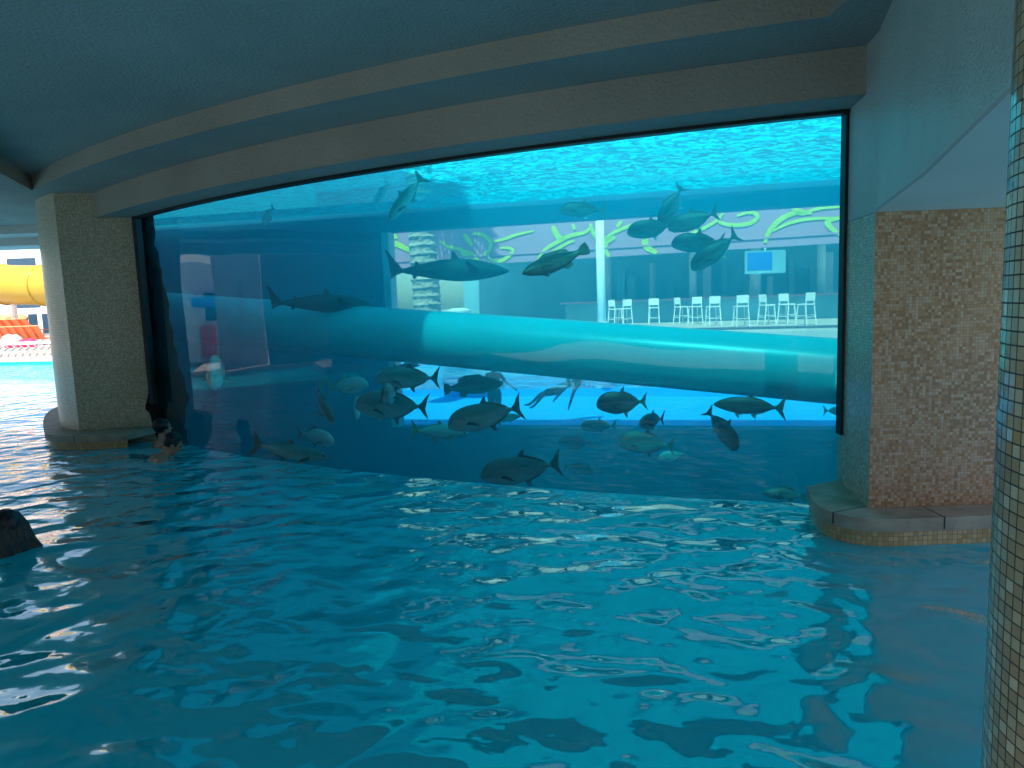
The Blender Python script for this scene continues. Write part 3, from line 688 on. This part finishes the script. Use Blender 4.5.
# ------------------------------------------------------------------ fish
PROF = {
 # x from nose(.5) to tail root(-.5): (x, top, bottom, half width)
 'jack': [(.50,.0,-.03,.0),(.49,.03,-.055,.03),(.455,.095,-.085,.055),(.39,.155,-.12,.08),(.28,.195,-.155,.095),(.15,.205,-.18,.10),(.02,.19,-.185,.095),(-.10,.155,-.155,.078),(-.20,.11,-.11,.058),(-.29,.062,-.062,.036),(-.36,.028,-.028,.022),(-.40,.020,-.020,.018)],
 'slim': [(.50,.0,-.0,.0),(.48,.025,-.02,.02),(.42,.06,-.045,.045),(.33,.095,-.075,.062),(.22,.12,-.10,.075),(.10,.13,-.115,.08),(-.02,.125,-.11,.075),(-.14,.10,-.09,.06),(-.24,.07,-.065,.045),(-.31,.042,-.04,.03),(-.36,.024,-.024,.02),(-.40,.018,-.018,.016)],
 'grouper': [(.50,.0,-.01,.0),(.48,.03,-.04,.04),(.42,.07,-.075,.075),(.32,.115,-.11,.095),(.20,.15,-.14,.105),(.08,.16,-.15,.105),(-.05,.15,-.14,.095),(-.16,.12,-.115,.075),(-.26,.085,-.08,.05),(-.33,.06,-.055,.03),(-.38,.05,-.045,.022),(-.40,.048,-.045,.02)],
 'shark': [(.50,.0,-.0,.0),(.47,.018,-.015,.02),(.42,.040,-.034,.035),(.34,.068,-.056,.055),(.24,.092,-.075,.07),(.12,.105,-.088,.075),(.0,.10,-.082,.07),(-.12,.082,-.066,.055),(-.22,.058,-.048,.04),(-.30,.038,-.032,.025),(-.36,.022,-.018,.016),(-.40,.018,-.015,.012)]}
def fin_solid(pts2, plane='xz', thick=.006, y0=0, M=None, lift=.0):
    bm = new()
    vs = [bm.verts.new((p[0], y0, p[1])) for p in pts2]; bm.faces.new(vs)
    bmesh.ops.triangulate(bm, faces=bm.faces[:])
    bmesh.ops.solidify(bm, geom=bm.faces[:], thickness=thick)
    for v in bm.verts: v.co.y += thick/2
    if M is not None: bm.transform(M)
    return bm
fish_n = [0]
def make_fish(kind, px, py, plen, yaw, pitch, size, label, skin=None, bend=0, roll=0, finm=None, cat=None, grp=None, tall=1.0, mouth=False):
    """yaw 0: nose to the right of the picture, 180: to the left, 270/-90: nose to the camera, 90: away"""
    fish_n[0] += 1
    c, s = math.cos(R(yaw)), math.sin(R(yaw)); ap = max(abs(c)*math.cos(R(pitch)), abs(math.sin(R(pitch))), .33)
    ap = math.hypot(c*math.cos(R(pitch)), math.sin(R(pitch))); ap = max(ap, .35)
    y = FOC*size*ap/plen; q = aty(px, py, y)
    # keep it inside the tank
    yb = bat(q.x)-.35; q2 = Vector((q.x, y)); r2 = (q2-GC).length
    if y > yb: size *= yb/y; y = yb; q = aty(px, py, y)
    gy = GC.y-math.sqrt(max(.1, GR**2-(q.x-GC.x)**2))
    if y < gy+.35: k = (gy+.45)/y; size *= k; y *= k; q = aty(px, py, y)
    name = 'shark' if kind == 'shark' else 'fish'
    t = thing(name, label, cat or name, q, 0, grp)
    t.rotation_euler = (R(roll), -R(pitch), R(yaw)-math.atan2(q.x, q.y)); t.scale = (size, size, size)
    skin = skin or M_FD; finm = finm or M_FIN; P = PROF[kind]; Ls = []
    def bendf(bm):
        if bend:
            for v in bm.verts:
                u = .1-v.co.x
                if u > 0: v.co.y += bend*u*u; 
        return bm
    bm = new(); seg = 16; rings = []
    for x, tp, bt, w in P:
        tp *= tall; bt *= tall; zc = (tp+bt)/2; h = (tp-bt)/2
        if w == 0: rings.append([bm.verts.new((x, 0, zc))]); continue
        rings.append([bm.verts.new((x, w*math.sin(k*2*math.pi/seg)*(1-.25*abs(math.cos(k*2*math.pi/seg))), zc+h*math.cos(k*2*math.pi/seg))) for k in range(seg)])
    for a, b in zip(rings, rings[1:]):
        for k in range(seg):
            if len(a) == 1: bm.faces.new((a[0], b[k], b[(k+1) % seg]))
            else: bm.faces.new((a[k], b[k], b[(k+1) % seg], a[(k+1) % seg]))
    bm.faces.new(rings[-1]); bmesh.ops.recalc_face_normals(bm, faces=bm.faces)
    body = obj('body', bendf(bm), skin, t, smooth=True)
    sub = body.modifiers.new('sub', 'SUBSURF'); sub.levels = 1; sub.render_levels = 1
    def F(n, pts, **kw):
        m = kw.pop('m', finm); return obj(n, bendf(fin_solid(pts, **kw)), m, t)
    if kind == 'shark':
        F('tail_fin', [(-.37,.012),(-.44,.09),(-.50,.17),(-.515,.165),(-.47,.06),(-.455,.0),(-.475,-.055),(-.465,-.06),(-.42,-.03),(-.37,-.012)], m=skin)
        F('dorsal_fin', [(.10,.075),(.055,.14),(.03,.165),(.02,.15),(.01,.075)], m=skin, thick=.010)
        F('dorsal_fin', [(-.22,.035),(-.255,.075),(-.27,.08),(-.28,.03)], m=skin)
        F('anal_fin', [(-.24,-.03),(-.28,-.065),(-.29,-.06),(-.29,-.02)], m=skin)
        for sy in (-1, 1):
            M = Matrix.Translation((.2, sy*.05, -.04)) @ Matrix.Rotation(R(sy*38), 4, 'X')
            bm = new(); vs = [bm.verts.new((x, sy*yy, 0)) for x, yy in ((.06,0),(.02,.10),(-.06,.18),(-.075,.17),(-.04,.06),(-.05,0))]; bm.faces.new(vs)
            bmesh.ops.solidify(bm, geom=bm.faces[:], thickness=.008); bm.transform(M); obj('pectoral_fin', bendf(bm), skin, t)
            M = Matrix.Translation((-.13, sy*.03, -.035)) @ Matrix.Rotation(R(sy*35), 4, 'X')
            bm = new(); vs = [bm.verts.new((x, sy*yy, 0)) for x, yy in ((.03,0),(-.02,.07),(-.04,.06),(-.04,0))]; bm.faces.new(vs)
            bmesh.ops.solidify(bm, geom=bm.faces[:], thickness=.006); bm.transform(M); obj('pelvic_fin', bendf(bm), skin, t)
            bm = new(); ell(bm, (.43, sy*.028, .008), (.006, .004, .005), u=8, v=6); obj('eye', bm, M_EYE, t)
    else:
        T = tall
        if kind == 'grouper':
            F('tail_fin', [(-.38,.045),(-.44,.085),(-.50,.10),(-.515,.0),(-.50,-.10),(-.44,-.08),(-.38,-.045)])
            F('dorsal_fin', [(.18,.15*T),(.10,.20*T),(-.05,.20*T),(-.16,.19*T),(-.25,.15*T),(-.27,.085*T),(-.1,.13*T)])
            F('anal_fin', [(-.10,-.12*T),(-.18,-.18*T),(-.26,-.14*T),(-.25,-.08*T)])
        else:
            F('tail_fin', [(-.375,.02),(-.42,.055),(-.47,.13),(-.535,.20),(-.505,.10),(-.465,.0),(-.505,-.10),(-.535,-.19),(-.47,-.125),(-.42,-.055),(-.375,-.02)])
            k = 1 if kind == 'jack' else .68
            F('dorsal_fin', [(.02,.18*k*T),(-.03,.24*k*T),(-.075,.275*k*T),(-.07,.19*k*T),(-.18,.15*k*T),(-.30,.08*k*T),(-.34,.045*k),(-.28,.055*k),(-.12,.14*k*T)])
            F('anal_fin', m=M_FINP if skin is M_FD else finm, pts=[(-.04,-.165*k*T),(-.09,-.235*k*T),(-.12,-.25*k*T),(-.12,-.165*k*T),(-.22,-.12*k*T),(-.32,-.06*k),(-.28,-.05*k),(-.12,-.13*k*T)])
        for sy in (-1, 1):
            bm = new(); pts2 = ((.0,0),(-.05,.012),(-.12,-.02),(-.19,-.075),(-.13,-.06),(-.05,-.035),(0,-.025))
            vs = [bm.verts.new((x, 0, z)) for x, z in pts2]; bm.faces.new(vs); bmesh.ops.solidify(bm, geom=bm.faces[:], thickness=.004)
            bm.transform(Matrix.Translation((.24, sy*.088, -.03)) @ Matrix.Rotation(-R(sy*24), 4, 'Z')); obj('pectoral_fin', bm, finm, t)
            bm = new(); vs = [bm.verts.new((x, 0, z)) for x, z in ((.02,0),(-.02,-.06),(-.05,-.075),(-.04,0))]; bm.faces.new(vs); bmesh.ops.solidify(bm, geom=bm.faces[:], thickness=.004)
            bm.transform(Matrix.Translation((.17, sy*.03, -.13*T*(1 if kind == 'jack' else .75)))); obj('pelvic_fin', bm, M_FINP, t)
            bm = new(); ell(bm, (.405, sy*.052, .028), (.016, .008, .016), u=10, v=8); obj('eye', bm, M_EYE, t)
        if mouth:
            bm = new(); ell(bm, (.482, 0, -.008), (.022, .03, .02), u=10, v=8); obj('mouth', bm, M_MOUTH, t)
    return t
J, SL, G_ = 'jack', 'slim', 'grouper'
FISH = [
 (SL, 381,193, 26, 215,-52,.60,'small fish diving steeply near the surface, left of a longer diving fish',M_FM,0,0),
 (SL, 405,200, 54, 180,-50,.85,'long curved fish diving head down near the surface at left',M_FM,.5,0),
 (J, 268,216, 22, 235,-50,.50,'small pale fish diving alone high in the left part of the window',M_FS,0,0),
 (J, 582,210, 44, 180,4,.75,'dim fish swimming left across the dark upper beam, left of the school',M_FD,0,0),
 (J, 650,229, 45, 180,-5,.72,'dark fish leading the upper right school, level and facing left',M_FD,0,0),
 (J, 671,207, 42, 195,-62,.70,'dark fish diving nose down at the top of the upper right school',M_FD,0,0),
 (J, 692,221, 48, 180,-14,.75,'dark fish in the thick of the upper right school, tail over the lime scroll',M_FD,0,0),
 (J, 697,243, 50, 180,2,.78,'dark fish at the lower left of the upper right school, blunt nose left',M_FD,0,0),
 (J, 714,252, 54, 180,-36,.80,'dark fish slanting nose down at the bottom of the upper right school',M_FD,0,0),
 (G_, 553,264, 62, 205,-14,.85,'big dark fish with a reddish open mouth in front of the fascia',M_FD,.6,25),
 (J, 217,371, 30, 262,-8,1.2,'round pale fish facing the glass below the reflected column',M_FS,0,0),
 (J, 173,405, 18, 285,-25,.75,'thin pale fish seen head on near the left rockwork',M_FS,0,0),
 (J, 348,386, 40, -35,4,.75,'bright silver fish with yellowish tail facing right in the lower left school',M_FS,0,0),
 (J, 357,406, 20, 265,-30,.62,'small pale fish seen head on under the bright silver one',M_FS,0,0),
 (J, 407,378, 62, 180,2,.85,'dark fish with a forked tail against the blue, top of the lower left school',M_FM,0,0),
 (J, 391,406, 72, 180,6,.95,'largest dark fish of the lower left school, tail towards the blue window',M_FM,0,0),
 (J, 390,394, 22, 260,0,.70,'mid grey fish seen head on between the two dark forked-tail fish',M_FM,0,0),
 (J, 323,406, 36, -60,-40,.62,'very dark fish tilted nose down, left edge of the lower left school',M_FM,0,0),
 (J, 317,437, 32, -50,-8,.70,'pale faced fish turning to the glass above the long low fish',M_FS,0,0),
 (SL, 292,452, 76, 0,-16,.95,'long greenish fish sinking to the right just above the waterline at left',M_FM,0,0),
 (J, 484,416, 76, 180,-12,.92,'large dark fish with raised forked tail in the lower middle of the window',M_FM,0,0),
 (SL, 441,432, 58, 0,-8,.80,'silver fish with yellow-green tail swimming right below the large dark one',M_FS,0,0),
 (G_, 474,386, 60, 0,4,1.0,'thickset fish with a blunt tail swimming right beside the swimmer',M_FD,0,0),
 (SL, 506,418, 30, 20,0,.6,'small dim fish half hidden behind the raised forked tail',M_FD,0,0),
 (J, 621,403, 50, 180,-2,.66,'round bodied fish facing left against the bright blue under the tube',M_FD,0,0),
 (J, 598,426, 36, 180,0,.62,'faint fish at the top edge of the dark wall below the diving swimmer',M_FM,0,0),
 (J, 651,421, 22, 240,0,.55,'small spotted round fish seen head on at the edge of the blue band',M_FM,0,0),
 (J, 575,443, 34, 180,4,.60,'faint bluish fish in front of the dark wall, left of the low cluster',M_FM,0,0),
 (J, 645,443, 56, 180,4,.85,'broad faint fish with pale outline in front of the dark wall',M_FM,0,0),
 (J, 672,456, 28, 180,-12,.50,'small pale belly fish low beside the broad faint fish',M_FS,0,0),
 (SL, 748,406, 68, 180,2,.85,'slender dark fish facing left under the right half of the tube',M_FD,0,0),
 (J, 723,430, 46, -35,-48,.62,'dark fish plunging nose down to the right by the blue band',M_FD,0,0),
 (J, 840,411, 30, 0,0,.6,'dark fish half cut off by the right end of the window',M_FD,0,0),
 (J, 520,470, 82, 180,-6,.95,'biggest dark fish skimming the waterline with a wide V tail',M_FM,0,0),
 (J, 579,469, 30, 0,-10,.50,'small faint fish with pale outline just above the waterline',M_FM,0,0),
 (G_, 783,494, 40, 190,4,.55,'pale rounded back of a fish low at the right end',M_FM,0,0),
 (SL, 407,366, 26, 0,0,.5,'small thin fish close under the tube at the left edge of the blue',M_FD,0,0),
]
frng = random.Random(11)
for k, px, py, ln, yaw, pit, size, lab, skin, bend, roll in FISH:
    bend = bend or frng.uniform(-.38, .38); roll = roll or frng.uniform(-8, 8); tv_ = frng.uniform(.90, 1.14)
    make_fish(k, px, py, ln, yaw, pit, size, lab, skin, bend, roll, finm=M_FINY if 'yellow' in lab else None, cat='fish', grp='fish in the tank',
              tall=1.25 if 'round bodied' in lab else tv_, mouth='open mouth' in lab)
make_fish('shark', 449,271, 122, 0,-2,2.15,'grey shark swimming right in front of the far window',M_SHARK,.12,0,grp='sharks in the tank')
make_fish('shark', 322,304, 100, 4,-3,1.7,'dark shark in the gloom left of the far window, over the tube',M_SHARK,-.1,0,grp='sharks in the tank')

# ------------------------------------------------------------------ people
def capsule(bm, a, b, ra, rb, seg=14):
    a = Vector(a); b = Vector(b); n = 5
    tube(bm, [a+(b-a)*i/n for i in range(n+1)], [ra+(rb-ra)*i/n for i in range(n+1)], seg)
    ell(bm, a, (ra,)*3, u=14, v=10); ell(bm, b, (rb,)*3, u=14, v=10)
def person(name_label, loc, rz, scale, arms, legs, skin, hairlen, swim=True, lean=0, headturn=0, voxel=.011):
    """standing origin: hip at 0; +Y is the way the person faces"""
    t = thing('person', name_label, 'person', loc, rz); t.scale = (scale,)*3; t.rotation_euler = (R(lean), 0, rz)
    bm = new()
    ell(bm, (0, 0, .02), (.165, .105, .13)); ell(bm, (0, 0, .17), (.145, .10, .16)); ell(bm, (0, .0, .36), (.175, .115, .17))
    for s in (-1, 1): ell(bm, (s*.12, -.005, .44), (.09, .08, .07)); ell(bm, (s*.075, -.05, .0), (.09, .09, .10))
    capsule(bm, (0, -.005, .44), (0, .01, .58), .062, .052)
    H = Vector((0, .03, .665)); MR = Matrix.Rotation(R(headturn), 3, 'Z')
    def hp(x, y, z): return H+MR @ Vector((x, y, z))
    ell(bm, hp(0, -.012, .02), (.077, .095, .10), u=20, v=14); ell(bm, hp(0, .02, -.045), (.058, .068, .07), u=16, v=12)
    ell(bm, hp(0, .098, -.015), (.013, .020, .018)); ell(bm, hp(0, .088, .01), (.009, .014, .03)); ell(bm, hp(0, .082, -.058), (.024, .010, .010)); ell(bm, hp(0, .06, -.09), (.025, .02, .02))
    for s in (-1, 1): ell(bm, hp(s*.078, -.01, -.005), (.010, .020, .032))
    for s, a in zip((-1, 1), arms):       # arm: elbow, wrist
        sh = Vector((s*.175, -.005, .43)); e = Vector(a[0]); w = Vector(a[1])
        capsule(bm, sh, e, .052, .038); capsule(bm, e, w, .039, .026)
        d = (w-e).normalized(); sd = d.cross(Vector((0, 0, 1)))
        if sd.length < .1: sd = d.cross(Vector((0, 1, 0)))
        sd.normalize(); nrm = sd.cross(d); palm = w+d*.05
        capsule(bm, w+d*.01, palm+d*.02, .026, .034, 10)
        for k, (off, ln) in enumerate(((-.030, .062), (-.011, .074), (.009, .070), (.028, .055))):
            b0 = palm+d*.025+sd*off; b1 = b0+d*ln*.55-nrm*.004+sd*off*.25; b2 = b1+d*ln*.45-nrm*.016
            capsule(bm, b0, b1, .0095, .009, 8); capsule(bm, b1, b2, .009, .0075, 8)
        b0 = w+d*.025+sd*(-.028 if s > 0 else .028); b1 = b0+(d*.6+sd*(-.7 if s > 0 else .7)).normalized()*.04; capsule(bm, b0, b1, .012, .011, 8); capsule(bm, b1, b1+d*.03, .011, .009, 8)
    for s, l in zip((-1, 1), legs):
        hpj = Vector((s*.09, 0, -.03)); k = Vector(l[0]); a = Vector(l[1]); capsule(bm, hpj, k, .082, .055); capsule(bm, k, a, .055, .036)
        f = Vector(l[2]); capsule(bm, a, f, .038, .024)
    body = obj('body', bm, skin, t, smooth=True)
    rm = body.modifiers.new('remesh', 'REMESH'); rm.mode = 'VOXEL'; rm.voxel_size = voxel; rm.use_smooth_shade = True
    sm = body.modifiers.new('smooth', 'SMOOTH'); sm.factor = .6; sm.iterations = 6
    for s in (-1, 1):
        bm = new(); ell(bm, hp(s*.030, .078, .012), (.012, .010, .008), u=10, v=8); obj('eye', bm, M_EYE, t)
    bm = new(); ell(bm, hp(0, -.028, .036), (.092, .104, .102), u=24, v=18)
    for v in bm.verts:
        q = MR.inverted() @ (v.co-H)
        if q.y > .045 and q.z < .065: v.co -= MR @ Vector((0, .05, -.015))
    if hairlen:
        bm2 = new()
        for k in range(9):
            x = -.085+k*.021; tube(bm2, [hp(x*.6, -.045, .09), hp(x*.95, -.085, .0), hp(x*1.25, -.115, -.11), hp(x*1.7, -.165-.012*(k % 3), -hairlen-.02*(k % 2))], [.034, .040, .036, .016], 8)
        for s in (-1, 1): tube(bm2, [hp(s*.06, .01, .08), hp(s*.088, .0, .0), hp(s*.10, -.02, -.10), hp(s*.11, -.04, -hairlen)], [.03, .034, .03, .012], 8)
        me = bpy.data.meshes.new('h'); bm2.to_mesh(me); bm.from_mesh(me); bm2.free()
    for v in bm.verts: v.co += noise.noise_vector(v.co*30)*.004
    h = obj('hair', bm, M_HAIR, t, smooth=True)
    if hairlen:
        rm = h.modifiers.new('remesh', 'REMESH'); rm.mode = 'VOXEL'; rm.voxel_size = .009; rm.use_smooth_shade = True
    if swim:
        bm = new(); ell(bm, (0, -.004, .0), (.178, .122, .125), u=24, v=14)
        for s, l in zip((-1, 1), legs):
            hpj = Vector((s*.09, 0, -.03)); k = Vector(l[0]); capsule(bm, hpj, hpj+(k-hpj)*.5, .095, .085)
        o = obj('swim_shorts', bm, M_SWIM, t, smooth=True); rm = o.modifiers.new('remesh', 'REMESH'); rm.mode = 'VOXEL'; rm.voxel_size = .014; rm.use_smooth_shade = True
    return t
stand = (((-.10, .02, -.46), (-.11, -.02, -.90), (-.12, .12, -.95)), ((.10, .02, -.46), (.11, -.02, -.90), (.12, .12, -.95)))
crouch = (((-.12, .30, -.28), (-.12, .05, -.60), (-.12, .20, -.66)), ((.12, .28, -.30), (.13, .02, -.62), (.13, .17, -.68)))
armsf = (((-.30, .12, .24), (-.25, .36, .22)), ((.30, .12, .24), (.24, .36, .20)))
q = atz(138, 463, 0); person('boy with wet black hair up to his shoulders in water beside the window, nearer one', (q.x-.04, q.y, -.45), R(-52), 1.15, armsf, crouch, M_SKIN2, 0, headturn=-8, lean=-34)
q = atz(160, 447, 0); person('boy with black hair half hidden behind the nearer boy at the pillar', (q.x+.03, q.y+.02, -.46), R(-40), 1.08, armsf, crouch, M_SKIN, 0)
q = atz(14, 549, 0); person('swimmer with long wet black hair low in the water at the left edge', (q.x-.02, q.y-.03, -.56), R(62), 1.12, armsf, crouch, M_SKIN, .20, headturn=5)
# swimmers in the far pool
q = aty(494, 384.5, 16.6); person('distant swimmer standing chest deep seen through the far window', (q.x, q.y, -.30), R(190), .95, (((-.34, .0, .22), (-.48, .10, .10)), ((.34, .0, .22), (.46, .12, .10))), stand, M_SKIN, 0, voxel=.014)
q = aty(556, 398, 16.4); t = person('distant swimmer diving under water left of the pale legs', (q.x, q.y, -.28), R(150), .85, (((-.2, .2, .62), (-.15, .3, .85)), ((.2, .2, .62), (.15, .3, .85))), (((-.12, .05, -.44), (-.2, -.1, -.82), (-.22, -.05, -.95)), ((.14, .10, -.42), (.28, .0, -.80), (.3, .02, -.93))), M_SKIN, 0, voxel=.014)
t.rotation_euler = (R(60), R(25), R(70))
q = aty(578, 387, 17.2); t = person('distant swimmer with legs trailing to the right under the far waterline', (q.x, q.y, -.05), R(180), .9, armsf, (((-.12, .0, -.44), (-.22, -.1, -.86), (-.24, .0, -.98)), ((.14, .0, -.44), (.22, -.05, -.88), (.25, .05, -.98))), M_SKIN2, 0, voxel=.014)
t.rotation_euler = (R(-10), R(-30), R(180))

# ------------------------------------------------------------------ light
w = bpy.data.worlds.new('World'); sc.world = w; w.use_nodes = True; nt = w.node_tree
bg = nt.nodes['Background']; sky = nt.nodes.new('ShaderNodeTexSky'); sky.sky_type = 'NISHITA'; sky.sun_disc = False
SUN_EL, SUN_AZ = 58, 200      # azimuth: clockwise from +Y; 180 is behind the camera
sky.sun_elevation = R(SUN_EL); sky.sun_rotation = R(SUN_AZ); sky.air_density = 1.0; sky.dust_density = 1.5
nt.links.new(sky.outputs[0], bg.inputs[0]); bg.inputs[1].default_value = .12
sl = bpy.data.lights.new('sun', 'SUN'); sl.energy = 4.5; sl.angle = R(.5); sl.color = (1, .96, .90)
so = bpy.data.objects.new('sun', sl); C.objects.link(so)
dv = Vector((math.sin(R(SUN_AZ))*math.cos(R(SUN_EL)), math.cos(R(SUN_AZ))*math.cos(R(SUN_EL)), math.sin(R(SUN_EL))))
so.rotation_euler = dv.to_track_quat('Z', 'Y').to_euler()
vs = sc.view_settings; vs.view_transform = 'Standard'; vs.look = 'None'; vs.exposure = 1.22; vs.gamma = 1; vs.use_curve_mapping = False
cy = sc.cycles
cy.max_bounces = 10; cy.diffuse_bounces = 4; cy.glossy_bounces = 4; cy.transmission_bounces = 4; cy.transparent_max_bounces = 24; cy.volume_bounces = 2
cy.caustics_reflective = True; cy.caustics_refractive = True; cy.sample_clamp_indirect = 6; cy.sample_clamp_direct = 0
cy.use_denoising = True; cy.use_adaptive_sampling = True
try: cy.denoiser = 'OPENIMAGEDENOISE'
except Exception: pass
